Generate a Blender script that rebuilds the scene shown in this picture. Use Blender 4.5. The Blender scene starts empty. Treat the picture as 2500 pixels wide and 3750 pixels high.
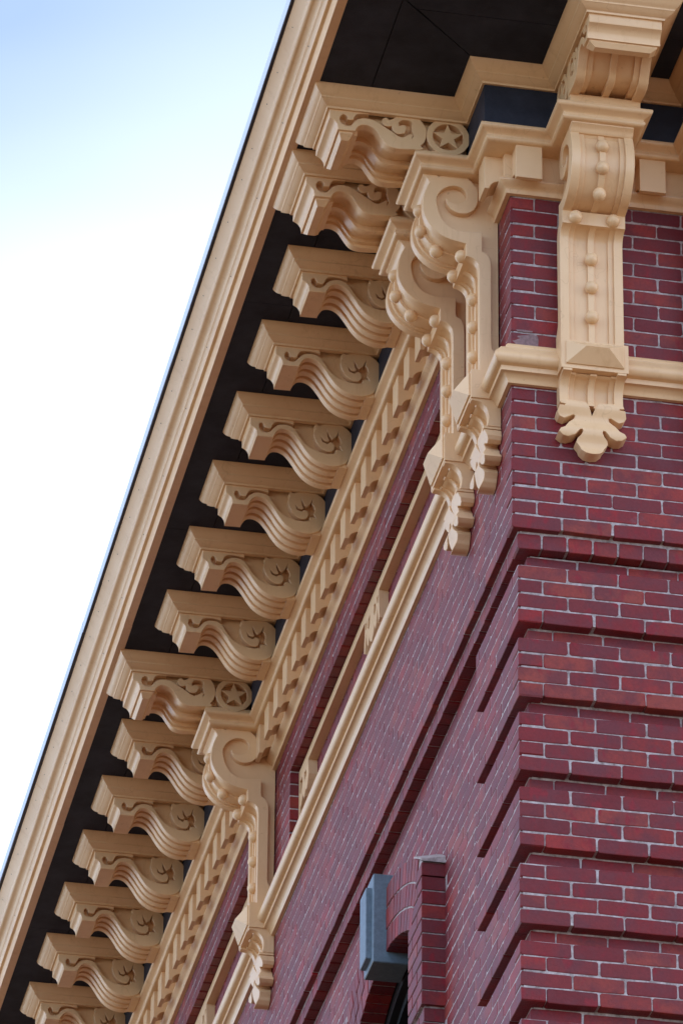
import bpy, bmesh, math, random
from mathutils import Matrix, Vector

random.seed(11)
S = bpy.context.scene
COL = S.collection

# ------------------------------------------------------------------ camera
cam_d = bpy.data.cameras.new('camera')
cam = bpy.data.objects.new('camera', cam_d)
COL.objects.link(cam)
RW = ((0.9813593594, -0.1919931589, 0.0085108532),
      (0.1027672982, 0.4868355971, -0.8674272211),
      (0.1623967060, 0.8521324594, 0.4974912879))
CP = (-4.5917285714, -20.3466334925, -11.8922516047)
cam.matrix_world = Matrix(((RW[0][0], -RW[1][0], -RW[2][0], CP[0]),
                           (RW[0][1], -RW[1][1], -RW[2][1], CP[1]),
                           (RW[0][2], -RW[1][2], -RW[2][2], CP[2]),
                           (0, 0, 0, 1)))
cam_d.sensor_fit = 'VERTICAL'
cam_d.sensor_height = 36.0
cam_d.sensor_width = 24.0
cam_d.lens = 205.44
cam_d.clip_start = 0.1
cam_d.clip_end = 5000
S.camera = cam

# ------------------------------------------------------------------ sky, sun, exposure
SUN_EL, SUN_AZ = math.radians(38), math.radians(82)      # azimuth from +Y towards +X
w = bpy.data.worlds.new('World')
S.world = w
w.use_nodes = True
wn = w.node_tree
wn.nodes.clear()
sky = wn.nodes.new('ShaderNodeTexSky')
sky.sky_type = 'NISHITA'
sky.sun_disc = False
sky.sun_elevation = SUN_EL
sky.sun_rotation = SUN_AZ
sky.air_density = 0.5
sky.dust_density = 0.3
sky.ozone_density = 1.0
bg = wn.nodes.new('ShaderNodeBackground')
bg.inputs['Strength'].default_value = 0.12
wo = wn.nodes.new('ShaderNodeOutputWorld')
# thin bright haze veils drifting over the blue
tc = wn.nodes.new('ShaderNodeTexCoord')
mp = wn.nodes.new('ShaderNodeMapping')
mp.inputs['Location'].default_value = (0.63, 28.48, 19.22)
mp.inputs['Scale'].default_value = (1.0, 1.0, 1.6)
nz = wn.nodes.new('ShaderNodeTexNoise')
nz.inputs['Scale'].default_value = 1.3
nz.inputs['Detail'].default_value = 5
nz.inputs['Roughness'].default_value = 0.45
nz.inputs['Distortion'].default_value = 0.4
vr = wn.nodes.new('ShaderNodeValToRGB')
vr.color_ramp.interpolation = 'LINEAR'
vr.color_ramp.elements[0].color = (0.06, 0.06, 0.06, 1)
vr.color_ramp.elements[0].position = 0.43
vr.color_ramp.elements[1].position = 0.92
vm = wn.nodes.new('ShaderNodeMix')
vm.data_type = 'RGBA'
vm.inputs[7].default_value = (7.6, 7.6, 8.2, 1)
wn.links.new(tc.outputs['Generated'], mp.inputs[0])
wn.links.new(mp.outputs[0], nz.inputs['Vector'])
wn.links.new(nz.outputs['Fac'], vr.inputs[0])
wn.links.new(vr.outputs[0], vm.inputs[0])
wn.links.new(sky.outputs[0], vm.inputs[6])
wn.links.new(vm.outputs[2], bg.inputs[0])
wn.links.new(bg.outputs[0], wo.inputs[0])
sd = bpy.data.lights.new('sun', 'SUN')
sd.energy = 4.5
sd.angle = math.radians(0.5)
sd.color = (1.0, 0.93, 0.83)
sun = bpy.data.objects.new('sun', sd)
COL.objects.link(sun)
sv = Vector((math.sin(SUN_AZ) * math.cos(SUN_EL), math.cos(SUN_AZ) * math.cos(SUN_EL), math.sin(SUN_EL)))
sun.rotation_euler = sv.to_track_quat('Z', 'Y').to_euler()
sun.location = (20, 20, 30)
vs = S.view_settings
vs.view_transform = 'Standard'
vs.look = 'None'
vs.exposure = 1.95
vs.gamma = 1.0
vs.use_curve_mapping = False
S.render.engine = 'CYCLES'
S.cycles.max_bounces = 8
S.cycles.diffuse_bounces = 6

# ------------------------------------------------------------------ materials
def mat(name):
    m = bpy.data.materials.new(name)
    m.use_nodes = True
    nt = m.node_tree
    return m, nt, nt.nodes['Principled BSDF']

def node(nt, t, **kw):
    n = nt.nodes.new(t)
    for k, v in kw.items():
        if hasattr(n, k):
            setattr(n, k, v)
        else:
            n.inputs[k].default_value = v
    return n

def ramp(nt, stops):
    r = nt.nodes.new('ShaderNodeValToRGB')
    el = r.color_ramp.elements
    while len(el) < len(stops):
        el.new(0.5)
    for e, (p, c) in zip(el, stops):
        e.position = p
        e.color = c if len(c) == 4 else (*c, 1)
    return r

def mix(nt, fac, a, b, mode='MIX'):
    n = nt.nodes.new('ShaderNodeMix')
    n.data_type = 'RGBA'
    n.blend_type = mode
    for sock, v in ((n.inputs[0], fac), (n.inputs[6], a), (n.inputs[7], b)):
        if hasattr(v, 'is_linked'):
            nt.links.new(v, sock)
        elif isinstance(v, tuple):
            sock.default_value = v if len(v) == 4 else (*v, 1)
        else:
            sock.default_value = v
    return n.outputs[2]

def geo_pos(nt):
    return node(nt, 'ShaderNodeNewGeometry').outputs['Position']

def noise(nt, vec, scale, detail=4, rough=0.6):
    n = node(nt, 'ShaderNodeTexNoise')
    n.inputs['Scale'].default_value = scale
    n.inputs['Detail'].default_value = detail
    n.inputs['Roughness'].default_value = rough
    nt.links.new(vec, n.inputs['Vector'])
    return n.outputs['Fac']

def bump(nt, b, h, strength, dist):
    n = node(nt, 'ShaderNodeBump')
    n.inputs['Strength'].default_value = strength
    n.inputs['Distance'].default_value = dist
    nt.links.new(h, n.inputs['Height'])
    nt.links.new(n.outputs[0], b.inputs['Normal'])

def scaled(nt, vec, sx, sy, sz):
    m = node(nt, 'ShaderNodeMapping')
    m.inputs['Scale'].default_value = (sx, sy, sz)
    nt.links.new(vec, m.inputs['Vector'])
    return m.outputs[0]

def cream():
    m, nt, b = mat('cream_paint')
    p = geo_pos(nt)
    big = noise(nt, p, 2.2, 5, 0.6)
    r1 = ramp(nt, [(0.28, (0.71, 0.455, 0.235)), (0.5, (0.765, 0.51, 0.275)), (0.72, (0.81, 0.56, 0.32))])
    nt.links.new(big, r1.inputs[0])
    spk = noise(nt, p, 34.0, 3, 0.55)
    r2 = ramp(nt, [(0.70, (1, 1, 1)), (0.78, (0.62, 0.55, 0.5))])
    nt.links.new(spk, r2.inputs[0])
    c = mix(nt, 0.55, r1.outputs[0], r2.outputs[0], 'MULTIPLY')
    drip = noise(nt, scaled(nt, p, 9, 9, 1.1), 2.0, 4, 0.7)
    r3 = ramp(nt, [(0.55, (1, 1, 1)), (0.8, (0.84, 0.79, 0.74))])
    nt.links.new(drip, r3.inputs[0])
    c = mix(nt, 0.85, c, r3.outputs[0], 'MULTIPLY')
    # worn-through spots where primer shows, and hairline paint cracks
    chip = noise(nt, p, 17.0, 6, 0.8)
    rc_ = ramp(nt, [(0.77, (0, 0, 0)), (0.785, (1, 1, 1))])
    nt.links.new(chip, rc_.inputs[0])
    c = mix(nt, rc_.outputs[0], c, (0.70, 0.66, 0.60))
    vo = node(nt, 'ShaderNodeTexVoronoi')
    vo.feature = 'DISTANCE_TO_EDGE'
    vo.inputs['Scale'].default_value = 2.3
    wob = node(nt, 'ShaderNodeVectorMath', operation='MULTIPLY_ADD')
    nzc = node(nt, 'ShaderNodeTexNoise'); nzc.inputs['Scale'].default_value = 7.0
    nt.links.new(p, nzc.inputs['Vector'])
    nt.links.new(nzc.outputs['Color'], wob.inputs[0]); wob.inputs[1].default_value = (.25, .25, .25); nt.links.new(p, wob.inputs[2])
    nt.links.new(wob.outputs[0], vo.inputs['Vector'])
    rv = ramp(nt, [(0.0, (0.45, 0.36, 0.28)), (0.004, (1, 1, 1))])
    nt.links.new(vo.outputs['Distance'], rv.inputs[0])
    c = mix(nt, 0.22, c, rv.outputs[0], 'MULTIPLY')
    nt.links.new(c, b.inputs['Base Color'])
    b.inputs['Roughness'].default_value = 0.36
    fine = noise(nt, p, 160.0, 3, 0.6)
    bump(nt, b, fine, 0.07, 0.004)
    return m

def brick_mat(name='painted_brick'):
    m, nt, b = mat(name)
    p = geo_pos(nt)
    oi = node(nt, 'ShaderNodeObjectInfo').outputs['Random']
    gi = node(nt, 'ShaderNodeNewGeometry').outputs['Random Per Island']
    a = node(nt, 'ShaderNodeMath', operation='ADD')
    nt.links.new(oi, a.inputs[0]); nt.links.new(gi, a.inputs[1])
    f = node(nt, 'ShaderNodeMath', operation='FRACT')
    nt.links.new(a.outputs[0], f.inputs[0])
    r = ramp(nt, [(0.0, (0.145, 0.014, 0.018)), (0.2, (0.205, 0.015, 0.018)), (0.45, (0.175, 0.022, 0.025)),
                  (0.7, (0.235, 0.022, 0.020)), (0.88, (0.270, 0.048, 0.034)), (1.0, (0.280, 0.012, 0.015))])
    nt.links.new(f.outputs[0], r.inputs[0])
    big = noise(nt, p, 9.0, 4, 0.65)
    rb = ramp(nt, [(0.40, (0, 0, 0)), (0.62, (1, 1, 1))])
    nt.links.new(big, rb.inputs[0])
    film = mix(nt, rb.outputs[0], r.outputs[0], (0.135, 0.027, 0.034))
    c = mix(nt, 0.8, r.outputs[0], film)
    red = noise(nt, scaled(nt, p, 1, 1, 0.5), 23.0, 2, 0.5)
    rr = ramp(nt, [(0.60, (0, 0, 0)), (0.70, (1, 1, 1))])
    nt.links.new(red, rr.inputs[0])
    mm = node(nt, 'ShaderNodeMath', operation='MULTIPLY')
    nt.links.new(rr.outputs[0], mm.inputs[0]); mm.inputs[1].default_value = 0.8
    c = mix(nt, mm.outputs[0], c, (0.23, 0.012, 0.020))
    gr = noise(nt, p, 90.0, 4, 0.7)
    rg = ramp(nt, [(0.3, (0.82, 0.82, 0.84)), (0.7, (1.12, 1.1, 1.1))])
    nt.links.new(gr, rg.inputs[0])
    c = mix(nt, 1.0, c, rg.outputs[0], 'MULTIPLY')
    wh = noise(nt, p, 3.1, 6, 0.75)
    rw = ramp(nt, [(0.66, (0, 0, 0)), (0.76, (1, 1, 1))])
    nt.links.new(wh, rw.inputs[0])
    m2 = node(nt, 'ShaderNodeMath', operation='MULTIPLY')
    nt.links.new(rw.outputs[0], m2.inputs[0]); m2.inputs[1].default_value = 0.22
    c = mix(nt, m2.outputs[0], c, (0.30, 0.24, 0.27))
    nt.links.new(c, b.inputs['Base Color'])
    b.inputs['Roughness'].default_value = 0.5
    b.inputs['Specular IOR Level'].default_value = 0.28
    bump(nt, b, gr, 0.5, 0.004)
    return m

def mortar_mat():
    m, nt, b = mat('mortar')
    p = geo_pos(nt)
    n1 = noise(nt, p, 28.0, 5, 0.7)
    r = ramp(nt, [(0.28, (0.14, 0.10, 0.092)), (0.5, (0.38, 0.325, 0.315)), (0.72, (0.60, 0.55, 0.54))])
    nt.links.new(n1, r.inputs[0])
    nt.links.new(r.outputs[0], b.inputs['Base Color'])
    b.inputs['Roughness'].default_value = 0.9
    bump(nt, b, noise(nt, p, 140.0, 3), 0.6, 0.004)
    return m

def simple(name, col, rough, metal=0.0, nscale=0, var=0.15, bstr=0.0):
    m, nt, b = mat(name)
    b.inputs['Roughness'].default_value = rough
    b.inputs['Metallic'].default_value = metal
    p = geo_pos(nt)
    n1 = noise(nt, p, nscale or 6.0, 5, 0.65)
    lo = tuple(c * (1 - var) for c in col)
    hi = tuple(c * (1 + var) for c in col)
    r = ramp(nt, [(0.3, lo), (0.7, hi)])
    nt.links.new(n1, r.inputs[0])
    nt.links.new(r.outputs[0], b.inputs['Base Color'])
    if bstr:
        bump(nt, b, noise(nt, p, 120.0, 3), bstr, 0.004)
    return m

def course_mat():
    m, nt, b = mat('distant_brickwork')
    p = geo_pos(nt)
    sep = node(nt, 'ShaderNodeSeparateXYZ'); nt.links.new(p, sep.inputs[0])
    ad = node(nt, 'ShaderNodeMath', operation='ADD')
    nt.links.new(sep.outputs[0], ad.inputs[0]); nt.links.new(sep.outputs[1], ad.inputs[1])
    cm = node(nt, 'ShaderNodeCombineXYZ')
    nt.links.new(ad.outputs[0], cm.inputs[0]); nt.links.new(sep.outputs[2], cm.inputs[1])
    bt = node(nt, 'ShaderNodeTexBrick')
    nt.links.new(cm.outputs[0], bt.inputs['Vector'])
    bt.inputs['Color1'].default_value = (0.10, 0.022, 0.03, 1)
    bt.inputs['Color2'].default_value = (0.16, 0.03, 0.035, 1)
    bt.inputs['Mortar'].default_value = (0.42, 0.36, 0.35, 1)
    bt.inputs['Scale'].default_value = 1.0
    bt.inputs['Brick Width'].default_value = 0.2135
    bt.inputs['Row Height'].default_value = 0.0675
    bt.inputs['Mortar Size'].default_value = 0.005
    nt.links.new(bt.outputs['Color'], b.inputs['Base Color'])
    b.inputs['Roughness'].default_value = 0.6
    return m

CREAM = cream()
BRICK = brick_mat()
MORTAR = mortar_mat()
COURSE = course_mat()
SOFFIT = simple('soffit_paint', (0.028, 0.032, 0.046), 0.6, 0, 5.0, 0.35, 0.3)
SOFFIT.node_tree.nodes['Principled BSDF'].inputs['Specular IOR Level'].default_value = 0.12
BLACKGAP = simple('dark_backing', (0.004, 0.004, 0.005), 0.8)
GUTTER = simple('gutter_metal', (0.62, 0.70, 0.80), 0.35, 0.0, 3.0, 0.05)
DRIP = simple('drip_edge_metal', (0.014, 0.014, 0.02), 0.5)
STONE = simple('blue_grey_stone', (0.125, 0.18, 0.225), 0.42, 0, 40.0, 0.2, 0.4)
FRAME = simple('window_frame_paint', (0.010, 0.012, 0.014), 0.4, 0, 8.0, 0.3)
GLASS = simple('window_glass', (0.004, 0.005, 0.007), 0.06)
GROUND = simple('concrete_ground', (0.046, 0.023, 0.009), 0.9, 0, 0.7, 0.2)
ROOF = simple('roof_membrane', (0.08, 0.08, 0.085), 0.9)

# ------------------------------------------------------------------ mesh helpers
def finish(name, me, m, parent=None, smooth=35, loc=None):
    me.materials.clear()
    me.materials.append(m)
    if smooth:
        me.shade_smooth()
        me.set_sharp_from_angle(angle=math.radians(smooth))
    o = bpy.data.objects.new(name, me)
    COL.objects.link(o)
    if parent is not None:
        o.parent = parent
    if loc:
        o.location = loc
    return o

def from_data(v, f):
    me = bpy.data.meshes.new('m')
    me.from_pydata(v, [], f)
    bm = bmesh.new(); bm.from_mesh(me)
    bmesh.ops.recalc_face_normals(bm, faces=bm.faces)
    bm.to_mesh(me); bm.free()
    return me

def box_data(x0, x1, y0, y1, z0, z1, v=None, f=None):
    v = [] if v is None else v
    f = [] if f is None else f
    n = len(v)
    v += [(x0, y0, z0), (x1, y0, z0), (x1, y1, z0), (x0, y1, z0), (x0, y0, z1), (x1, y0, z1), (x1, y1, z1), (x0, y1, z1)]
    f += [tuple(n + i for i in q) for q in ((0, 3, 2, 1), (4, 5, 6, 7), (0, 1, 5, 4), (1, 2, 6, 5), (2, 3, 7, 6), (3, 0, 4, 7))]
    return v, f

def bevelled(me, w, seg=1):
    bm = bmesh.new(); bm.from_mesh(me)
    bmesh.ops.bevel(bm, geom=list(bm.edges), offset=w, segments=seg, profile=0.5, affect='EDGES')
    bm.to_mesh(me); bm.free()
    return me

def bbox(name, x0, x1, y0, y1, z0, z1, m, parent=None, bev=0.0):
    v, f = box_data(x0, x1, y0, y1, z0, z1)
    me = from_data(v, f)
    if bev:
        bevelled(me, bev)
    return finish(name, me, m, parent, smooth=0)

def prism_mesh(outer, holes, y0, y1, bev=0.0018):
    """outline in (x, z), extruded along y from y0 to y1, with bevelled edges"""
    cu = bpy.data.curves.new('c', 'CURVE')
    cu.dimensions = '2D'
    cu.fill_mode = 'BOTH'
    for loop in [outer] + list(holes):
        sp = cu.splines.new('POLY')
        sp.points.add(len(loop) - 1)
        for p, (a, b) in zip(sp.points, loop):
            p.co = (a, b, 0, 1)
        sp.use_cyclic_u = True
    t = (y1 - y0) / 2
    cu.extrude = max(t - bev, 1e-4)
    if bev:
        cu.bevel_depth = bev
        cu.bevel_resolution = 0
        cu.offset = -bev
    o = bpy.data.objects.new('c', cu)
    COL.objects.link(o)
    dg = bpy.context.evaluated_depsgraph_get()
    me = bpy.data.meshes.new_from_object(o.evaluated_get(dg))
    bpy.data.objects.remove(o)
    bpy.data.curves.remove(cu)
    yc = (y0 + y1) / 2
    for v in me.vertices:
        x, y, z = v.co
        v.co = (x, yc - z, y)
    return me

def prism(name, outer, holes, y0, y1, m, parent=None, bev=0.0018, smooth=35, dz=0.0):
    me = prism_mesh(outer, holes, y0, y1, bev)
    if dz:
        for v in me.vertices:
            v.co.z += dz
    return finish(name, me, m, parent, smooth)

def sweep_mesh(profile, path, caps=True):
    """profile: closed loop of (offset outward, z); path: xy points; outward is to the left of travel"""
    n = len(path)
    rings = []
    for i, p in enumerate(path):
        p = Vector(p)
        ns = []
        if i > 0:
            d = (p - Vector(path[i - 1])).normalized(); ns.append(Vector((-d.y, d.x)))
        if i < n - 1:
            d = (Vector(path[i + 1]) - p).normalized(); ns.append(Vector((-d.y, d.x)))
        mvec = ns[0] if len(ns) == 1 else (ns[0] + ns[1]) / (1 + ns[0].dot(ns[1]))
        rings.append([(p.x + mvec.x * o, p.y + mvec.y * o, z) for o, z in profile])
    k = len(profile)
    v = [q for r in rings for q in r]
    f = []
    for i in range(n - 1):
        for j in range(k):
            a, b = i * k + j, i * k + (j + 1) % k
            f.append((a, b, b + k, a + k))
    if caps:
        f.append(tuple(range(k)))
        f.append(tuple(range((n - 1) * k, n * k)))
    return from_data(v, f)

def sweep(name, profile, path, m, parent=None, smooth=28):
    return finish(name, sweep_mesh(profile, path), m, parent, smooth)

def smooth_pts(pts, n=4, closed=False):
    """Catmull-Rom through pts"""
    out = []
    L = len(pts)
    rng = L if closed else L - 1
    for i in range(rng):
        p0 = pts[(i - 1) % L] if closed or i > 0 else pts[0]
        p1, p2 = pts[i], pts[(i + 1) % L]
        p3 = pts[(i + 2) % L] if closed or i + 2 < L else pts[-1]
        for k in range(n):
            t = k / n
            out.append(tuple(0.5 * ((2 * b) + (-a + c) * t + (2 * a - 5 * b + 4 * c - d) * t * t + (-a + 3 * b - 3 * c + d) * t ** 3)
                             for a, b, c, d in zip(p0, p1, p2, p3)))
    if not closed:
        out.append(pts[-1])
    return out

def empty(name, loc, rz=0.0):
    o = bpy.data.objects.new(name, None)
    o.empty_display_size = 0.1
    COL.objects.link(o)
    o.location = loc
    o.rotation_euler = (0, 0, rz)
    return o

def tag(o, label=None, cat=None, group=None, kind=None):
    if label: o['label'] = label
    if cat: o['category'] = cat
    if group: o['group'] = group
    if kind: o['kind'] = kind
    return o

def copy_tree(o, parent=None):
    c = o.copy()
    COL.objects.link(c)
    if parent is not None:
        c.parent = parent
    for ch in list(o.children):
        copy_tree(ch, c)
    return c

# ------------------------------------------------------------------ dimensions
YEND = 11.6            # the side wall runs on to here
XEND = 3.0
Z_SOF = 2.158          # soffit
Z_GRD = -13.5

g = bpy.data.objects.new('ground', from_data([(-150, -150, Z_GRD), (150, -150, Z_GRD), (150, 150, Z_GRD), (-150, 150, Z_GRD)], [(0, 1, 2, 3)]))
g.data.materials.append(GROUND)
COL.objects.link(g)
tag(g, kind='structure')

# ------------------------------------------------------------------ brick walls
BP, BL, BH, BD = 0.2135, 0.2063, 0.0608, 0.0992
HL = 0.0994

def brick_mesh(length, height, depth, rnd, n_long=3):
    """a worn brick: front at y=0 facing -y, irregular arrises"""
    hx, hz = length / 2, height / 2
    pts = []
    r = 0.006
    for i in range(n_long):
        pts.append((-hx + r + (length - 2 * r) * i / (n_long - 1), -hz))
    pts.append((hx, -hz + r)); pts.append((hx, hz - r))
    for i in range(n_long):
        pts.append((hx - r - (length - 2 * r) * i / (n_long - 1), hz))
    pts.append((-hx, hz - r)); pts.append((-hx, -hz + r))
    pts = [(x + rnd.uniform(-.0019, .0019), z + rnd.uniform(-.0019, .0019)) for x, z in pts]
    N = len(pts)
    b = 0.0022
    v = [(x, depth, z) for x, z in pts]
    v += [(x, b, z) for x, z in pts]
    v += [(x * (1 - b / hx), rnd.uniform(-.0004, .0006), z * (1 - b / hz)) for x, z in pts]
    f = []
    for i in range(N):
        j = (i + 1) % N
        f.append((i, j, N + j, N + i))
        f.append((N + i, N + j, 2 * N + j, 2 * N + i))
    f.append(tuple(range(2 * N, 3 * N)))
    return v, f

rb = random.Random(5)
STRETCH = [brick_mesh(BL, BH, BD, rb) for _ in range(14)]
HEADER = [brick_mesh(HL, BH, BD, rb, 2) for _ in range(8)]
TALLHEAD = [brick_mesh(HL, 0.069, BD, rb, 2) for _ in range(8)]
_bm = {}
def brick_me(kind, i):
    if (kind, i) not in _bm:
        v, f = {'s': STRETCH, 'h': HEADER, 't': TALLHEAD}[kind][i]
        me = from_data(v, f)
        me.materials.append(BRICK)
        _bm[kind, i] = me
    return _bm[kind, i]

class Wall:
    def __init__(s, face):
        s.face = face
        s.b = []          # (a_centre, z_centre, setback, kind, length)
        s.core = ([], [])
    def row(s, a0, a1, z, setback, skip=None, kind='s', fit=False):
        """fill one course from a0 to a1; fit=True closes it exactly at a1 with cut bricks"""
        J = BP - BL
        unit = {'s': BL, 'h': HL, 't': HL}[kind]
        pieces = []
        a = a0
        while a < a1 - 0.02:
            L = unit
            if fit and a + L > a1 - .055:
                rest = a1 - a
                if rest > L * 1.3:
                    pieces.append((a, rest / 2 - J / 2)); pieces.append((a + rest / 2 + J / 2, rest / 2 - J / 2))
                else:
                    pieces.append((a, rest))
                break
            pieces.append((a, L))
            a += L + J
        for a, L in pieces:
            c = a + L / 2 + (random.uniform(-.0018, .0018) if a > a0 else -.0012)
            if skip and skip(c, z):
                continue
            k = kind if kind != 's' else ('s' if L > .15 else 'h')
            s.b.append((c, z + random.uniform(-.0015, .0015), setback + random.uniform(-.0005, .0005), k, L / {'s': BL, 'h': HL, 't': HL}[k]))
    def box(s, d0, d1, a0, a1, z0, z1):
        if a0 < .2:
            a0 += .006
        if s.face == 'F':
            a0, z0, z1 = a0 + .003, z0 + .0007, z1 - .0007
        if s.face == 'L':
            box_data(d0, d1, a0, a1, z0, z1, *s.core)
        else:
            box_data(a0, a1, d0, d1, z0, z1, *s.core)
    def place(s, t):
        a, z, sb, k, sc = t
        return ((sb, a, z), -math.pi / 2) if s.face == 'L' else ((a, sb, z), 0.0)

CH = 1.619 / 24                                   # course height of the upper wall
BAYS = [(1.36, 5.04), (6.02, 9.69)]               # recessed frieze panels in the side wall
ZR0, ZR1 = 0.85, 1.411
S0, S1, S2 = 0.0, 0.028, 0.080                    # set-backs: upper wall, quoins and corbel, lower wall
QW = 0.84                                         # quoin length on the side wall
WY, WR = 2.587, 0.587                             # window axis and half width
ARCZ, R0, R3 = -2.139, 1.372, 1.690

def in_hood(a, z):
    dy = a - WY
    if abs(dy) > 0.81: return False
    if z < -0.70: return True
    return math.hypot(dy, z - ARCZ) < R3 - 0.06
def in_panel(a, z):
    return any(p0 - 0.02 < a < p1 + 0.02 for p0, p1 in BAYS) and ZR0 < z < ZR1

def lay(W, far):
    L = W.face == 'L'
    # upper wall: 24 courses; the corner brick belongs to whichever face shows its long side
    for i in range(24):
        z = CH * (i + 0.5)
        ph = (i % 2) if not L else 1 - (i % 2)
        a0 = BP / 2 + .0005 if ph else 0.0
        end = 10.3 if L else far
        if L and ZR0 < z < ZR1:
            W.row(a0, BAYS[0][0], z, S0, fit=True)
            W.row(BAYS[0][1], BAYS[1][0], z, S0, fit=True)
            W.row(BAYS[1][1], end, z, S0)
        elif L and i == 21:
            W.row(a0, BAYS[0][0] - .1, z, S0, fit=True)
            W.row(BAYS[0][0] - .095, end, z, S0, kind='h')
        else:
            W.row(a0, end, z, S0)
    # corbelled header course
    W.row(S1 if not L else S1 + BP / 2, far if not L else 8.0, -0.0425, S1, kind='t')
    # lower wall
    z = -0.084
    bph = [0, 0, 1, 0, 1, 0, 1, 1, 0]
    far2 = far if not L else 7.2
    for blk in range(9):
        # slot
        W.row(S2 + (BP / 2 if (blk + L) % 2 else 0), far2, z - 0.035, S2, in_hood if L else None)
        z -= 0.0690 if blk == 0 else 0.0705
        for k in range(4):
            zz = z - 0.0675 * (k + 0.5)
            ph = (bph[blk] + k + (1 if L else 0)) % 2
            st = S1 + (BP / 2 + .0005 if ph else 0)
            if not L:
                W.row(st, far2, zz, S1)
            else:
                W.row(st, QW, zz, S1, fit=True)
                W.row(QW - (0.03 if (k + blk) % 2 else 0.137), far2, zz, S2, in_hood)
        z -= 0.27
    zb = z
    e = 0.0019 if L else 0.0026
    # mortar bodies
    if L:
        spans = [(0.0 + e, BAYS[0][0] - .005), (BAYS[0][1] + .005, BAYS[1][0] - .005), (BAYS[1][1] + .005, YEND)]
        for a0, a1 in spans:
            W.box(e, 0.3, a0, a1, ZR0, ZR1 + .016)
        W.box(e, 0.3, e, YEND, .010, ZR0)
        W.box(e, 0.3, e, YEND, ZR1 + .016, 1.7)
        W.box(0.096, 0.301, 1.2, YEND - .1, ZR0 - .01, ZR1 + .01)
    else:
        W.box(e, 0.3, e, XEND, .010, 1.7)
    W.box(S1 + e, 0.3, S1 + e, YEND if L else XEND, -0.071, .011)
    z = -0.084
    end = YEND if L else XEND
    for blk in range(9):
        z -= 0.0690 if blk == 0 else 0.0705
        W.box(S1 + e, 0.3, S1 + e, QW - e if L else XEND, z - 0.27 + .010, z - e)
        z -= 0.27
    if L:
        W.box(S2 + e, 0.3, S2 + e, WY - WR - .01, z, -0.084 + e)
        W.box(S2 + e, 0.3, WY + WR + .01, YEND, z, -0.084 + e)
        # above the arch
        v, f = W.core
        n = 12
        pts = [(WY - WR - .01 + (2 * WR + .02) * i / n) for i in range(n + 1)]
        for i in range(n):
            za = ARCZ + math.sqrt((R0 + .1) ** 2 - (pts[i] - WY) ** 2)
            zc = ARCZ + math.sqrt((R0 + .1) ** 2 - (pts[i + 1] - WY) ** 2)
            box_data(S2 + e, 0.3, pts[i], pts[i + 1], max(za, zc), -0.084 + e, v, f)
    else:
        W.box(S2 + e, 0.3, S2 + e, XEND, z, -0.084 + e)
    return zb

def build_wall(W, far, label, camera_rank):
    root = empty('brick_wall', (0.15, 1.0, Z_GRD) if W.face == 'L' else (1.0, 0.15, Z_GRD))
    off = Vector(root.location)
    tag(root, label, 'wall')
    zb = lay(W, far)
    me = from_data(*W.core)
    me.transform(Matrix.Translation(-off))
    finish('mortar', me, MORTAR, root, smooth=0)
    # recess backs of the frieze panels
    extra = []
    if W.face == 'L':
        for p0, p1 in BAYS:
            for i in range(13, 21):
                a = p0 - 0.1 * (i % 2)
                while a < p1 + .1:
                    extra.append((a + .1, CH * (i + .5), 0.090, 's', 1.0)); a += BP
    order = sorted(W.b, key=camera_rank)
    solo, rest = order[:300], order[300:] + extra
    for t in solo:
        loc, rz = W.place(t)
        k = t[3]
        o = bpy.data.objects.new('brick', brick_me(k, random.randrange({'s': 14, 'h': 8, 't': 8}[k])))
        COL.objects.link(o)
        o.parent = root
        o.location = Vector(loc) - off
        o.scale = (t[4], 1, 1)
        o.rotation_euler = (random.uniform(-.002, .002), random.uniform(-.005, .005), rz + random.uniform(-.0015, .0015))
    if rest:
        v, f = [], []
        for t in rest:
            loc, rz = W.place(t)
            k = t[3]
            src = {'s': STRETCH, 'h': HEADER, 't': TALLHEAD}[k]
            bv, bf = random.choice(src)
            M = Matrix.Translation(Vector(loc) - off) @ Matrix.Rotation(rz + random.uniform(-.0015, .0015), 4, 'Z') @ Matrix.Rotation(random.uniform(-.005, .005), 4, 'Y') @ Matrix.Diagonal((t[4], 1, 1, 1))
            n = len(v)
            v += [tuple(M @ Vector(p)) for p in bv]
            f += [tuple(n + i for i in q) for q in bf]
        o = finish('brick_field', from_data(v, f), BRICK, root, smooth=0)
        tag(o, kind='stuff')
    # plain brickwork that goes on outside the picture, and the body of the building behind
    v, f = [], []
    if W.face == 'L':
        box_data(S2 + .004, 0.32, 0.2, YEND, Z_GRD, zb - .002, v, f)
    else:
        box_data(S2 + .004, XEND, S2 + .004, 0.32, Z_GRD, zb - .002, v, f)
    me = from_data(v, f); me.transform(Matrix.Translation(-off))
    finish('lower_brickwork', me, COURSE, root, smooth=0)
    return root

def rank_L(t):
    a, z, sb, k, sc = t
    hid = 0
    if z > 0.6 and a < 1.1: hid = 3          # behind the paired brackets
    if z < -2.3: hid = 2
    return a + hid
def rank_F(t):
    a, z, sb, k, sc = t
    return max(a - .62, 0) * 4 + (5 if z < -2.3 else 0) + (1.5 if .18 < a < .45 and z > .65 else 0) + a * .1

wallL = build_wall(Wall('L'), YEND, 'purple-red side brick wall receding steeply to the lower left, with window and recessed frieze panels', rank_L)
wallF = build_wall(Wall('F'), XEND - .2, 'dark red brick wall facing right of the corner with deep horizontal rustication grooves', rank_F)

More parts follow.
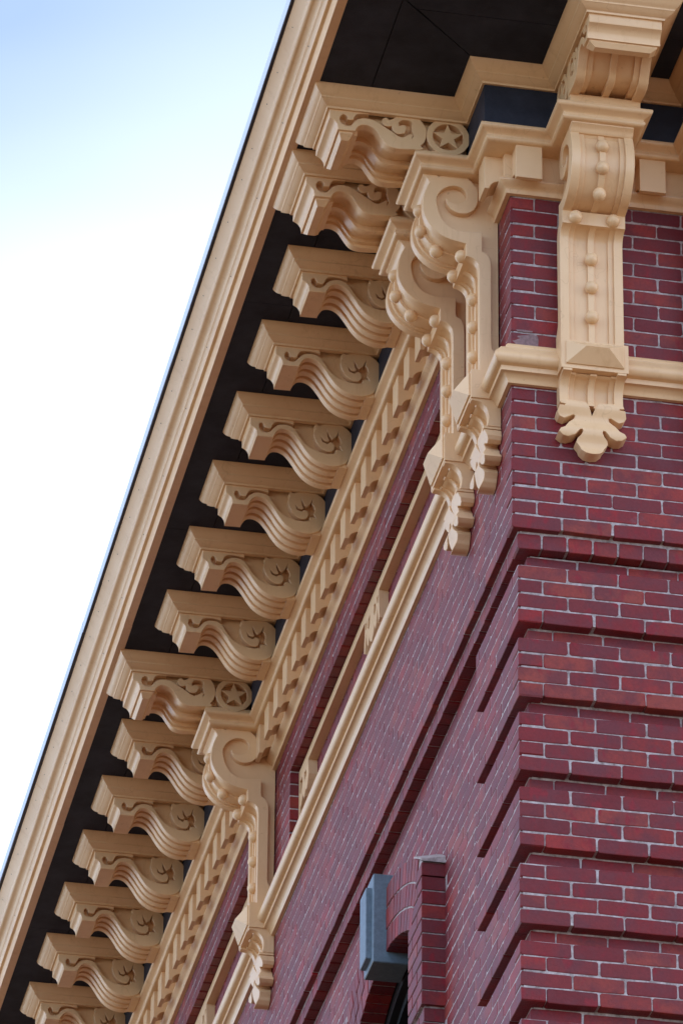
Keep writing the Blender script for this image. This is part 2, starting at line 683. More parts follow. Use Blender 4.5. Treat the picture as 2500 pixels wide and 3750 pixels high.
# smeared trim paint left on the bricks above the belt course
SMEAR = simple('smeared_paint', (0.21, 0.13, 0.13), 0.7, 0, 60.0, 0.35)
for poly in ([(0.0207, 0.9356), (0.0296, 0.9264), (0.0251, 0.9182), (0.0385, 0.9134), (0.016, 0.9004), (0.0048, 0.8977), (0.0137, 0.8885), (0.0293, 0.8754), (0.0719, 0.8756), (0.1144, 0.8771), (0.1169, 0.9144), (0.1120, 0.9326), (0.0835, 0.9384), (0.0521, 0.937)],
             [(0.0208, 0.9536), (0.045, 0.957), (0.0926, 0.9549), (0.0903, 0.9477), (0.060, 0.9455), (0.0297, 0.9464)]):
    me = prism_mesh(poly, [], -.0022, -.0006, 0)
    me.transform(Matrix.Translation(-Vector(wallF.location)))
    finish('paint_patch', me, SMEAR, wallF, 0)

# far body of the building (blocks the sun)
v, f = box_data(0.31, 9.0, 0.31, YEND + 6, Z_GRD, 2.2)
me = from_data(v, f); me.transform(Matrix.Translation(-Vector(wallL.location)))
finish('inner_wall', me, COURSE, wallL, smooth=0)

# ------------------------------------------------------------------ belt course
belt_p = [(0, .681), (.0185, .681), (.020, .684)] + smooth_pts([(.022, .690), (.028, .702), (.040, .713), (.0553, .719)], 3) + [(.0553, .741)] + \
    smooth_pts([(.060, .7425), (.078, .750), (.089, .768), (.0865, .787), (.0747, .804), (.058, .826)], 4) + \
    [(.0575, .8285), (.050, .8335), (.030, .848), (.029, .856), (.019, .871), (0, .884)]
belt = sweep('belt_course', belt_p, [(XEND, 0), (0, 0), (0, YEND)], CREAM, None, 30)
tag(belt, 'cream moulded belt course with round torus wrapping the corner across both brick faces', 'moulding')

# ------------------------------------------------------------------ dentil cornice (architrave, frieze, dentils, bed moulding)
CON_L = [0.327, 0.862, 5.535, 10.17]
CON_F = [0.327, 0.885]
arch_p = [(0, 1.619), (.0205, 1.619), (.0215, 1.634)] + smooth_pts([(.023, 1.640), (.030, 1.648), (.042, 1.657), (.0515, 1.667)], 3) + [(.0525, 1.673), (.048, 1.678), (.028, 1.684), (0, 1.684)]
bed_p = [(-.02, 1.808), (.080, 1.808)] + smooth_pts([(.092, 1.8095), (.1, 1.816), (.1005, 1.827), (.095, 1.836)], 3) + [(.0945, 1.840)] + \
    smooth_pts([(.099, 1.845), (.112, 1.852), (.124, 1.858), (.129, 1.867), (.127, 1.877), (.119, 1.882)], 3) + [(-.02, 1.885)]
def ressaut(centres, main=.03, front=.258, half=.078):
    pts = []
    for c in centres:
        pts += [(main, c - half), (front, c - half), (front, c + half), (main, c + half)]
    return pts

def dentil_mesh():
    return prism_mesh([(-.110, 1.812), (-.110, 1.648), (-.089, 1.648)] + smooth_pts([(-.087, 1.659), (-.079, 1.672), (-.066, 1.682), (-.048, 1.688)], 3) + [(-.020, 1.690), (-.020, 1.812)], [], -.057, .057, .0018)
DENT = dentil_mesh()
def cornice(face, label):
    root = empty('dentil_cornice', (0, 0.6, 1.619) if face == 'L' else (0.6, 0, 1.619))
    off = Matrix.Translation(-Vector(root.location))
    tag(root, label, 'cornice')
    if face == 'L':
        pa = [(0, 0), (0, YEND)]
        pb = [(-.03, -.03)] + [(-u, y) for u, y in ressaut(CON_L)] + [(-.03, YEND)]
        v, f = box_data(-.032, .001, -.0305, YEND, 1.676, 1.815)
    else:
        pa = [(XEND, 0), (0, 0)]
        pb = [(XEND, -.03)] + [(x, -u) for u, x in ressaut(CON_F)[::-1]] + [(-.03, -.03)]
        v, f = box_data(-.031, XEND, -.032, .001, 1.676, 1.815)
    def add(n, me, sm=28):
        me.transform(off)
        return finish(n, me, CREAM, root, sm)
    # mitred joint at the corner: sweep a stub round it and cut back along the diagonal
    def half(profile, path):
        if face == 'L':
            full = [(path[0][0] + 1.0, path[0][1])] + path
        else:
            full = path + [(path[-1][0], path[-1][1] + 1.0)]
        me = sweep_mesh(profile, full, True)
        bm = bmesh.new(); bm.from_mesh(me)
        no = Vector((1, -1, 0)) if face == 'L' else Vector((-1, 1, 0))
        bmesh.ops.bisect_plane(bm, geom=bm.verts[:] + bm.edges[:] + bm.faces[:], plane_co=(0, 0, 0), plane_no=no.normalized(), clear_outer=True)
        bm.to_mesh(me); bm.free()
        return me
    add('architrave_moulding', half(arch_p, pa))
    add('bed_moulding', half(bed_p, pb))
    add('frieze_board', from_data(v, f), 0)
    if face == 'L':
        cs = [0.062] + [1.653 + .2476 * k for k in range(-4, 36)]
        cs = [c for c in cs if c < YEND - .3]
        for c in cs:
            o = finish('dentil', DENT, CREAM, root, 30)
            o.location = Vector((0, c, 0)) - Vector(root.location)
    else:
        for c in (0.059, 0.5965, 1.13, 1.40, 1.67, 1.94):
            o = finish('dentil', DENT, CREAM, root, 30)
            o.rotation_euler = (0, 0, math.pi / 2)
            o.location = Vector((c, 0, 0)) - Vector(root.location)
    return root
cornice('L', 'long cream cornice with a row of dentil blocks along the side wall')
cornice('F', 'short cream cornice with square dentil blocks beside the front-facing scroll bracket')

# ------------------------------------------------------------------ eaves: soffit, dark frieze, crown, fascia, gutter
eaves = empty('roof_eaves', (-0.4, 1.0, Z_SOF))
tag(eaves, 'deep roof overhang with dark soffit boards, cream moulded fascia and metal gutter edge', 'eaves')
EO = Matrix.Translation(-Vector(eaves.location))
def eadd(n, me, m, sm=28):
    me.transform(EO)
    return finish(n, me, m, eaves, sm)
fas = [(-.02, 2.150), (.022, 2.150), (.0228, 2.2355), (.0375, 2.2375), (.0378, 2.257)] + \
    smooth_pts([(.040, 2.262), (.046, 2.270), (.0525, 2.276)], 2) + [(.053, 2.2855)] + \
    smooth_pts([(.055, 2.288), (.062, 2.296), (.073, 2.304), (.085, 2.309), (.093, 2.316), (.0965, 2.327), (.096, 2.337)], 3) + \
    [(.0975, 2.340), (.1385, 2.380), (.1385, 2.395), (-.02, 2.395)]
drp = [(.05, 2.383), (.1535, 2.383), (.1535, 2.390), (.05, 2.400)]
gut = [(.02, 2.391), (.154, 2.391), (.1545, 2.452), (.02, 2.462)]
re_ = random.Random(8)
joints = [None, 2.35, 5.05, 7.30, 9.9, YEND + 4]
for nm, pr, mt, amp in (('fascia_moulding', fas, CREAM, .0016), ('drip_edge', drp, DRIP, .0015), ('gutter', gut, GUTTER, .003)):
    for i in range(len(joints) - 1):
        a, b = joints[i], joints[i + 1]
        do, dzz = re_.uniform(-amp, amp), re_.uniform(-amp, amp) * .6
        sh = (0 if nm == 'fascia_moulding' else .55)
        pp = [(o + do if o > -.01 else o, z + dzz) for o, z in pr]
        path = [(XEND + 2, -.83), (-.83, -.83), (-.83, b + sh)] if a is None else [(-.83, a + sh + .0006), (-.83 + re_.uniform(-.002, .002), b + sh)]
        eadd(nm, sweep_mesh(pp, path), mt)
v, f = [], []
for k in range(52):
    y = -.6 + .31 * k + re_.uniform(-.04, .04)
    for o_, z_ in ((.116, 2.3572), (.0459, 2.2685)):
        if o_ < .1 and k % 2: continue
        nn = len(v)
        for t_ in range(6):
            a = t_ * math.pi / 3
            v.append((-.83 - o_ - .0006 - .0022 * math.cos(a), y + .0036 * math.sin(a), z_ - .0006 + .0022 * math.cos(a)))
        f.append(tuple(range(nn, nn + 6)))
tag(eadd('nail_heads', from_data(v, f), DRIP, 0), kind='stuff')
JX, JY, q = -.5825, -.514, .0022
def plate(poly, z0, z1):
    n = len(poly)
    v = [(x, y, z0) for x, y in poly] + [(x, y, z1) for x, y in poly]
    f = [tuple(range(n)), tuple(range(n, 2 * n))] + [(i, (i + 1) % n, n + (i + 1) % n, n + i) for i in range(n)]
    return from_data(v, f)
cuts = [None, 1.92, 4.05, 6.40, 8.60, 10.9, YEND + 4]
for i in range(len(cuts) - 1):
    y0, y1 = cuts[i], cuts[i + 1] - q
    if y0 is None:
        eadd('soffit_board', plate([(-.84, -.84 + q), (JX - q, JX + q), (JX - q, y1), (-.84, y1)], Z_SOF, 2.18), SOFFIT, 0)
        eadd('soffit_board', plate([(JX + q, JX + 4 * q), (-.10, -.10 + q), (-.10, y1), (JX + q, y1)], Z_SOF + .0008, 2.18), SOFFIT, 0)
    else:
        eadd('soffit_board', plate([(-.84, y0), (JX - q, y0), (JX - q, y1), (-.84, y1)], Z_SOF, 2.18), SOFFIT, 0)
        eadd('soffit_board', plate([(JX + q, y0), (-.10, y0), (-.10, y1), (JX + q, y1)], Z_SOF + .0008, 2.18), SOFFIT, 0)
eadd('soffit_board', plate([(-.84 + q, -.84), (XEND, -.84), (XEND, JY - q), (JY + q, JY - q)], Z_SOF, 2.18), SOFFIT, 0)
eadd('soffit_board', plate([(JY + 4 * q, JY + q), (XEND, JY + q), (XEND, -.10), (-.10 + q, -.10)], Z_SOF + .0008, 2.18), SOFFIT, 0)
v, f = box_data(-.80, XEND + 2, -.80, YEND + 4, 2.1805, 2.385)
eadd('roof_deck', from_data(v, f), BLACKGAP, 0)
v, f = box_data(-.93, 9.2, -.93, YEND + 6, 2.47, 2.56)
eadd('roof_deck', from_data(v, f), ROOF, 0)
FR = -.14
v, f = box_data(FR, .2, FR, YEND, 1.870, Z_SOF + .01)
eadd('frieze_panel', from_data(v, f), SOFFIT, 0)
v, f = box_data(FR + .004, XEND, FR - .0005, .2, 1.871, Z_SOF + .009)
eadd('frieze_panel', from_data(v, f), SOFFIT, 0)
crown = [(-.012, 2.074), (.011, 2.074), (.0125, 2.083)] + smooth_pts([(.015, 2.0845), (.024, 2.089), (.034, 2.096), (.043, 2.1035)], 2) + [(.0455, 2.105), (.0458, 2.111)] + \
    smooth_pts([(.048, 2.114), (.060, 2.124), (.071, 2.138), (.078, 2.1505)], 3) + [(.0795, Z_SOF - .0005), (-.012, Z_SOF - .0005)]
eadd('crown_moulding', sweep_mesh([(o, z + .0012) for o, z in crown], [(XEND, FR), (FR, FR), (FR, YEND)]), CREAM)

# ------------------------------------------------------------------ eave brackets
def z_shift(pts, dz):
    return [(a, b + dz) for a, b in pts]

def offset_up(pts, d):
    return [(a, b + d) for a, b in pts]

def eave_bracket(star):
    root = empty('eave_bracket', (0, 0, Z_SOF))
    dz = -Z_SOF
    hw = .1565 if star else .111
    pt = .042 if star else .038          # side plate thickness
    TOP = 2.092
    if star:
        xf, xo = -.749, 0.0
        front = [(-.636, 1.978), (-.713, 1.975), (-.7125, 1.984)] + smooth_pts([(-.716, 2.003), (-.728, 2.021), (-.748, 2.033)], 3) + [(-.750, 2.037), (-.749, TOP)]
        low = smooth_pts([(-.350, 1.940), (-.3415, 1.927), (-.352, 1.919), (-.383, 1.917), (-.417, 1.914), (-.447, 1.912), (-.478, 1.916), (-.503, 1.930), (-.528, 1.964), (-.549, 1.996), (-.571, 2.011), (-.589, 2.015), (-.607, 2.013), (-.622, 2.004), (-.632, 1.990)], 3)
        hook = [(-.576, TOP), (-.576, 2.071)] + smooth_pts([(-.585, 2.071), (-.617, 2.069), (-.632, 2.062), (-.641, 2.048), (-.644, 2.035)], 2) + \
            [(-.662, 2.031)] + smooth_pts([(-.671, 2.033), (-.671, 2.044), (-.678, 2.054), (-.690, 2.056), (-.700, 2.047), (-.705, 2.032), (-.700, 2.015), (-.686, 2.002), (-.666, 1.998)], 2) + \
            smooth_pts([(-.655, 2.003), (-.643, 2.020), (-.628, 2.037), (-.606, 2.047), (-.583, 2.049), (-.559, 2.045), (-.537, 2.034), (-.514, 2.019), (-.487, 2.003), (-.457, 1.982), (-.435, 1.973), (-.417, 1.979), (-.402, 1.990), (-.393, 1.996)], 2)
        curl = [(-.386, 1.989), (-.390, 1.970), (-.381, 1.986)] + smooth_pts([(-.387, 2.007), (-.391, 2.031), (-.387, 2.048), (-.396, 2.061), (-.417, 2.063), (-.436, 2.059), (-.446, 2.045), (-.445, 2.027)], 2) + \
            smooth_pts([(-.430, 2.037), (-.417, 2.035), (-.413, 2.021), (-.417, 2.002), (-.429, 1.992), (-.448, 1.988), (-.463, 1.993), (-.474, 2.009), (-.477, 2.026)], 2) + \
            smooth_pts([(-.490, 2.021), (-.503, 2.021), (-.517, 2.032), (-.519, 2.050), (-.512, 2.061), (-.500, 2.065), (-.488, 2.055)], 2) + \
            smooth_pts([(-.475, 2.061), (-.457, 2.076), (-.445, TOP)], 2) + [(-.366, TOP)] + \
            smooth_pts([(-.355, 2.074), (-.344, 2.063), (-.332, 2.041), (-.3265, 2.018), (-.327, 1.986), (-.335, 1.960)], 2)
        plate_outline = hook + curl + low + front
        core_low = offset_up(low, .030)
        core = [(-.142, TOP), (-.142, 1.925), (-.345, 1.925)] + core_low[3:] + [(-.60, 2.05), (-.62, TOP)]
        core = [(-.142, TOP), (-.142, 1.932), (-.352, 1.950)] + core_low[8:-4] + [(-.605, TOP)]
    else:
        xf = -.621
        front = [(-.511, 1.976), (-.5885, 1.974), (-.588, 1.984)] + smooth_pts([(-.591, 2.001), (-.601, 2.018), (-.618, 2.029)], 3) + [(-.621, 2.033), (-.621, TOP)]
        low = smooth_pts([(-.161, 1.880), (-.178, 1.866), (-.196, 1.859), (-.220, 1.853), (-.258, 1.855), (-.296, 1.868), (-.331, 1.892), (-.361, 1.928), (-.388, 1.970), (-.416, 2.006), (-.443, 2.023), (-.467, 2.026), (-.486, 2.019), (-.499, 2.003), (-.508, 1.986)], 3)
        hook = [(-.414, TOP), (-.414, 2.057)] + smooth_pts([(-.440, 2.062), (-.470, 2.064), (-.503, 2.058), (-.515, 2.040), (-.521, 2.024)], 2) + \
            [(-.536, 2.021)] + smooth_pts([(-.551, 2.024), (-.556, 2.037), (-.563, 2.047), (-.572, 2.047), (-.578, 2.035), (-.577, 2.018), (-.566, 2.003), (-.545, 1.998)], 2) + \
            smooth_pts([(-.531, 2.001), (-.517, 2.014), (-.502, 2.034), (-.476, 2.049), (-.443, 2.050), (-.416, 2.038), (-.393, 2.007), (-.367, 1.968), (-.338, 1.943), (-.307, 1.928), (-.270, 1.919), (-.240, 1.919), (-.217, 1.924)], 2)
        curl = [(-.214, 1.943), (-.198, 1.945), (-.183, 1.940), (-.195, 1.964), (-.187, 1.984), (-.193, 2.005), (-.203, 2.018), (-.199, 2.045), (-.213, 2.011), (-.229, 1.998), (-.240, 2.006), (-.256, 2.041), (-.251, 2.006), (-.243, 1.990), (-.252, 1.983), (-.270, 1.987), (-.285, 2.007), (-.277, 1.980), (-.253, 1.970)] + \
            smooth_pts([(-.240, 1.982), (-.225, 1.977), (-.219, 1.957), (-.231, 1.933), (-.259, 1.931), (-.290, 1.951), (-.311, 1.986), (-.319, 2.022), (-.311, 2.046)], 2) + \
            [(-.316, 2.060), (-.309, 2.074), (-.293, 2.066), (-.270, 2.073), (-.255, TOP), (-.195, TOP)] + \
            smooth_pts([(-.182, 2.074), (-.165, 2.065), (-.144, 2.045), (-.127, 2.009), (-.124, 1.978), (-.132, 1.940), (-.148, 1.905)], 2)
        plate_outline = hook + curl + low + front
        core_low = offset_up(low, .022)
        core = [(-.150, TOP), (-.150, 1.93), (-.185, 1.895)] + core_low[6:-3] + [(-.51, TOP)]
    sp = lambda n, o, h, y0, y1, b=.0018: prism(n, o, h, y0, y1, CREAM, root, b, 35, dz)
    p1 = sp('side_plate', plate_outline, [], -hw, -hw + pt)
    p2 = finish('side_plate', p1.data, CREAM, root, 0); p2.location = (0, 2 * hw - pt, 0); 
    ci = .0415 if star else .0375
    if star:
        # plain body between the plates, then the ribs seen from below
        sp('body', core, [], -hw + ci, hw - ci, .001)
        mid_front = [(-.62, TOP), (-.62, 1.98), (-.636, 1.978)] + front[1:]
        sp('front_block', mid_front, [], -hw + pt - .001, hw - pt + .001, .0004)
        rib_low = offset_up(low, .014)
        rib = [(-.36, TOP), (-.36, 1.94)] + rib_low[6:] + [(-.63, 2.03), (-.63, TOP)]
        for s in (-1, 1):
            sp('rib', rib, [], s * (hw - pt - .013) - .013, s * (hw - pt - .013) + .013, .001)
        rib2 = [(-.36, TOP), (-.36, 1.93)] + offset_up(low, .006)[6:] + [(-.63, 2.02), (-.63, TOP)]
        sp('rib', rib2, [], -.015, .015, .0015)
        # hanging panel under the nose
        x0, x1, y1, zt, zl = -.704, -.645, hw - .012, 1.976, 1.948
        i = .016
        v = [(x0, -y1, zt + .004), (x1, -y1, zt + .004), (x1, y1, zt + .004), (x0, y1, zt + .004), (x0, -y1, zt - .008), (x1, -y1, zt - .008), (x1, y1, zt - .008), (x0, y1, zt - .008),
             (x0 + i * .8, -y1 + i * 1.6, zl), (x1 - i * .8, -y1 + i * 1.6, zl), (x1 - i * .8, y1 - i * 1.6, zl), (x0 + i * .8, y1 - i * 1.6, zl)]
        v = [(a, b, c + dz) for a, b, c in v]
        f = [(0, 1, 2, 3), (8, 11, 10, 9)] + [(i0, (i0 + 1) % 4, 4 + (i0 + 1) % 4, 4 + i0) for i0 in range(4)] + [(4 + i0, 4 + (i0 + 1) % 4, 8 + (i0 + 1) % 4, 8 + i0) for i0 in range(4)]
        finish('nose_panel', from_data(v, f), CREAM, root, 0)
        # star in a ring, both sides
        cx, cz, ro, ri = -.2305, 2.000, .0945, .0665
        circ = lambda r: [(cx + r * math.cos(t * math.pi / 24), cz + r * math.sin(t * math.pi / 24)) for t in range(48)]
        st = []
        for k in range(10):
            r = .0675 if k % 2 == 0 else .0275
            a = math.radians(92 + 36 * k)
            st.append((cx + r * math.cos(a), cz + r * math.sin(a)))
        for s in (-1, 1):
            y0 = -hw if s < 0 else hw - pt
            r_ = sp('ring', circ(ro), [circ(ri)], y0, y0 + pt)
            st_ = prism('star', st, [], y0, y0 + pt - .001 if s < 0 else y0 + pt, CREAM, r_, .0012, 35, dz)
        # bearing block on the bracket below
        v, f = box_data(-.372, -.13, -hw + .004, hw - .004, 1.880 + dz, 1.9235 + dz)
        finish('base_block', bevelled(from_data(v, f), .002), CREAM, root, 0)
    else:
        sp('body', core, [], -hw + ci, hw - ci, .001)
        mid_front = [(-.50, TOP), (-.50, 1.99), (-.511, 1.976)] + front[1:]
        sp('front_block', mid_front, [], -hw + pt - .001, hw - pt + .001, .0004)
        rib = [(-.160, TOP), (-.160, 1.89)] + low + [(-.511, 2.02), (-.511, TOP)]
        gap = (2 * hw - 4 * pt) / 3
        for k in (1, 2):
            y0 = -hw + k * (pt + gap)
            sp('rib', rib, [], y0, y0 + pt, .0018)
        v, f = box_data(-.199, -.157, -hw + .008, hw - .012, 1.8545 + dz, 1.90 + dz)
        finish('base_block', bevelled(from_data(v, f), .002), CREAM, root, 0)
    cp = sweep_mesh([(o, z + dz) for o, z in crown], [(FR + .01, -hw), (xf, -hw), (xf, hw), (FR + .01, hw)])
    finish('crown_moulding', cp, CREAM, root, 28)
    return root

NTH = ['first', 'second', 'third', 'fourth', 'fifth', 'sixth']
star0 = eave_bracket(True)
small0 = eave_bracket(False)
def put(src, first, loc, rz, label, group):
    o = src if first else copy_tree(src)
    o.location = loc
    o.rotation_euler = (0, 0, rz)
    tag(o, label, 'bracket', group)
    return o
GA = 'star eave brackets'
put(star0, True, (0, .334, Z_SOF), 0, 'cream eave bracket with star in ring, nearest the corner on the side wall', GA)
put(star0, False, (0, .869, Z_SOF), 0, 'cream star eave bracket second from the corner, star mostly hidden by a scroll bracket', GA)
put(star0, False, (0, 5.540, Z_SOF), 0, 'cream eave bracket with star in ring, above the lone scroll bracket at lower left', GA)
put(star0, False, (0, 10.17, Z_SOF), 0, 'cream star eave bracket farthest along the side wall, at the lower left edge', GA)
put(star0, False, (.330, 0, Z_SOF), math.pi / 2, 'cream ribbed eave bracket seen head-on at the top right', GA)
put(star0, False, (.885, 0, Z_SOF), math.pi / 2, 'shaded cream eave bracket cut off by the right edge of the picture', GA)
GB = 'plain eave brackets along the side wall'
for k in range(6):
    put(small0, k == 0, (0, 1.597 + .6487 * k, Z_SOF), 0, 'cream scrolled eave bracket without star, %s after the corner pair of star brackets' % NTH[k], GB)
for k in range(6):
    put(small0, False, (0, 6.2405 + .648 * k, Z_SOF), 0, 'cream scrolled eave bracket without star, %s below the lone star bracket' % NTH[k], GB)

# ------------------------------------------------------------------ tall scroll brackets (consoles)
def console():
    zb0 = 0.33
    root = empty('scroll_bracket', (0, 0, zb0))
    dz = -zb0
    hw, pt = .1355, .039
    head = [(-.338, 1.812), (-.336, 1.803)] + smooth_pts([(-.329, 1.798), (-.319, 1.789), (-.312, 1.776)], 3) + [(-.307, 1.771)]
    belly = smooth_pts([(-.316, 1.752), (-.326, 1.726), (-.334, 1.690), (-.338, 1.649), (-.334, 1.612), (-.323, 1.581), (-.305, 1.552), (-.284, 1.529), (-.260, 1.510), (-.231, 1.496), (-.197, 1.487), (-.152, 1.479)], 3)
    neck = [(-.150, 1.478), (-.150, 1.417)]
    cove = smooth_pts([(-.144, 1.416), (-.129, 1.412), (-.111, 1.401), (-.098, 1.382), (-.0935, 1.355), (-.093, 1.325)], 3)
    shaft = [(-.093, .86)]
    foot = [(-.129, .716), (-.129, .706)] + smooth_pts([(-.112, .705), (-.088, .699), (-.066, .677), (-.056, .645), (-.057, .615), (-.063, .588)], 3)
    volute_in = smooth_pts([(-.025, .949), (-.036, .965), (-.0415, .990), (-.0415, 1.12), (-.0415, 1.25), (-.0415, 1.350), (-.0425, 1.393), (-.049, 1.419), (-.062, 1.439), (-.078, 1.447)], 2) + [(-.080, 1.454), (-.080, 1.543)]
    spiral_in = smooth_pts([(-.095, 1.542), (-.133, 1.539), (-.171, 1.540), (-.202, 1.546), (-.231, 1.562), (-.254, 1.590), (-.269, 1.624), (-.277, 1.662), (-.277, 1.693), (-.269, 1.717), (-.250, 1.741), (-.227, 1.757), (-.201, 1.764), (-.175, 1.761), (-.156, 1.749), (-.146, 1.728), (-.147, 1.709), (-.159, 1.689), (-.178, 1.677), (-.201, 1.674), (-.223, 1.682), (-.238, 1.697)], 2)
    spiral_out = smooth_pts([(-.235, 1.674), (-.220, 1.649), (-.197, 1.633), (-.170, 1.628), (-.140, 1.635), (-.117, 1.652), (-.102, 1.680), (-.096, 1.716), (-.098, 1.748), (-.113, 1.781), (-.140, 1.808), (-.170, 1.820), (-.216, 1.820), (-.255, 1.812)], 2)
    lower_back = [(-.002, .60), (-.002, .93)]
    outline = head + belly + neck + cove + shaft + [(-.093, .722)] + foot + [(-.002, .588)] + lower_back[1:] + volute_in + spiral_in + spiral_out + [(-.269, 1.803), (-.282, 1.812)]
    sp = lambda n, o, h, y0, y1, b=.0018: prism(n, o, h, y0, y1, CREAM, root, b, 35, dz)
    p1 = sp('side_plate', outline, [], -hw, -hw + pt)
    p2 = finish('side_plate', p1.data, CREAM, root, 0); p2.location = (0, 2 * hw - pt, 0)
    def inset(d):
        b = [(x + d, z + d * .25) for x, z in belly]
        c = [(x + d * .9, z) for x, z in cove]
        return b, c
    def slab(d, head_in):
        b, c = inset(d)
        return [(-.300, 1.812), (-.300, 1.772)] + b + [(-.140, 1.475), (-.140, 1.420)] + c + [(-.093 + d, .72), (-.11 + d * .5, .712)] + [(x + d, z) for x, z in foot[2:]] + [(-.004, .590), (-.004, 1.812)]
    sp('body', slab(.026, True), [], -hw + .031, hw - .031, .001)
    hd = head + [(-.25, 1.765), (-.25, 1.812)]
    sp('head_block', hd, [], -hw + pt - .001, hw - pt + .001, .0004)
    nk = [(-.150, 1.4785), (-.150, 1.4165), (-.10, 1.4165), (-.10, 1.4785)]
    sp('neck_band', nk, [], -hw + pt - .001, hw - pt + .001, .0006)
    for s in (-1, 1):
        sp('rib', slab(.014, True), [], s * (hw - pt - .011) - .011, s * (hw - pt - .011) + .011, .001)
    sp('bead_strip', slab(.010, True), [], -.0135, .0135, .001)
    # balls
    bmb = bmesh.new(); bmesh.ops.create_uvsphere(bmb, u_segments=20, v_segments=12, radius=.0295)
    ball = bpy.data.meshes.new('ball'); bmb.to_mesh(ball); bmb.free()
    for x, y, z in [(-.324, 0, 1.703), (-.318, 0, 1.600), (-.252, 0, 1.509), (-.158, -.081, 1.445), (-.158, .081, 1.445), (-.090, 0, 1.285), (-.090, 0, 1.146), (-.090, 0, .998)]:
        o = finish('ball', ball, CREAM, root, 60)
        o.location = (x, y, z + dz)
    # pyramid block
    hb = hw + .008
    v, f = box_data(-.131, -.02, -hb, hb, .716 + dz, .852 + dz)
    x0, x1 = -.131, -.138
    yb, z0, z1 = hb - .02, .735 + dz, .842 + dz
    n = len(v)
    v += [(x0, -yb, z0), (x0, yb, z0), (x0, yb, z1), (x0, -yb, z1), (x1, -yb, z0), (x1, yb, z0), (x1, yb, z1), (x1, -yb, z1), (-.186, -.048, .797 + dz), (-.186, .048, .797 + dz)]
    f += [(n, n + 1, n + 5, n + 4), (n + 1, n + 2, n + 6, n + 5), (n + 2, n + 3, n + 7, n + 6), (n + 3, n, n + 4, n + 7),
          (n + 4, n + 5, n + 9, n + 8), (n + 5, n + 6, n + 9), (n + 6, n + 7, n + 8, n + 9), (n + 7, n + 4, n + 8)]
    finish('pyramid_block', from_data(v, f), CREAM, root, 0)
    # oak-leaf drop: outline in (y, z), seen from the front
    lf = [(0.0, .531), (-.012, .562), (-.028, .590), (-.100, .596), (-.140, .590), (-.146, .574), (-.124, .571), (-.126, .566), (-.150, .566), (-.157, .536), (-.147, .520), (-.125, .512), (-.086, .531), (-.076, .527), (-.080, .514), (-.107, .490), (-.124, .460), (-.146, .449), (-.155, .434), (-.135, .419), (-.110, .416), (-.080, .427), (-.058, .453), (-.047, .455), (-.044, .444), (-.052, .428), (-.068, .412), (-.072, .397), (-.056, .376), (-.050, .360), (-.030, .342), (0.0, .336)]
    lf = [(a * .93, .596 - (.596 - b) * .965) for a, b in lf]
    rt = [(-a, b) for a, b in lf[1:-1]][::-1]
    loop = lf + rt
    t0, t1 = .002, .062
    me = prism_mesh(loop, [], t0, t1, .0014)
    bm = bmesh.new(); bm.from_mesh(me)
    for k in range(26):
        bmesh.ops.bisect_plane(bm, geom=bm.verts[:] + bm.edges[:] + bm.faces[:], plane_co=(0, 0, .345 + .01 * k), plane_no=(0, 0, 1))
    for vv in bm.verts:
        x, y, z = vv.co
        u = y
        if u > .03:
            u += .010 * math.sin((z - .34) * 2 * math.pi / .125 + 2.2) + .006
        vv.co = (-u, x, z + dz)
    bm.to_mesh(me); bm.free()
    finish('leaf_drop', me, CREAM, root, 32)
    return root
con0 = console()
GC = 'tall scroll brackets'
put(con0, True, (0, CON_L[0], .33), 0, 'tall cream scroll bracket with full volute showing, right beside the brick corner', GC)
put(con0, False, (0, CON_L[1], .33), 0, 'tall cream scroll bracket tucked behind the one at the corner', GC)
put(con0, False, (0, CON_L[2], .33), 0, 'lone tall cream scroll bracket at the lower left between two frieze panels', GC)
put(con0, False, (0, CON_L[3], .33), 0, 'tall cream scroll bracket farthest along the side wall past the picture edge', GC)
put(con0, False, (CON_F[0], 0, .33), math.pi / 2, 'tall cream bracket with beads and leaf drop seen head-on on the right brick face', GC)
put(con0, False, (CON_F[1], 0, .33), math.pi / 2, 'tall cream bracket just showing at the right edge of the picture', GC)

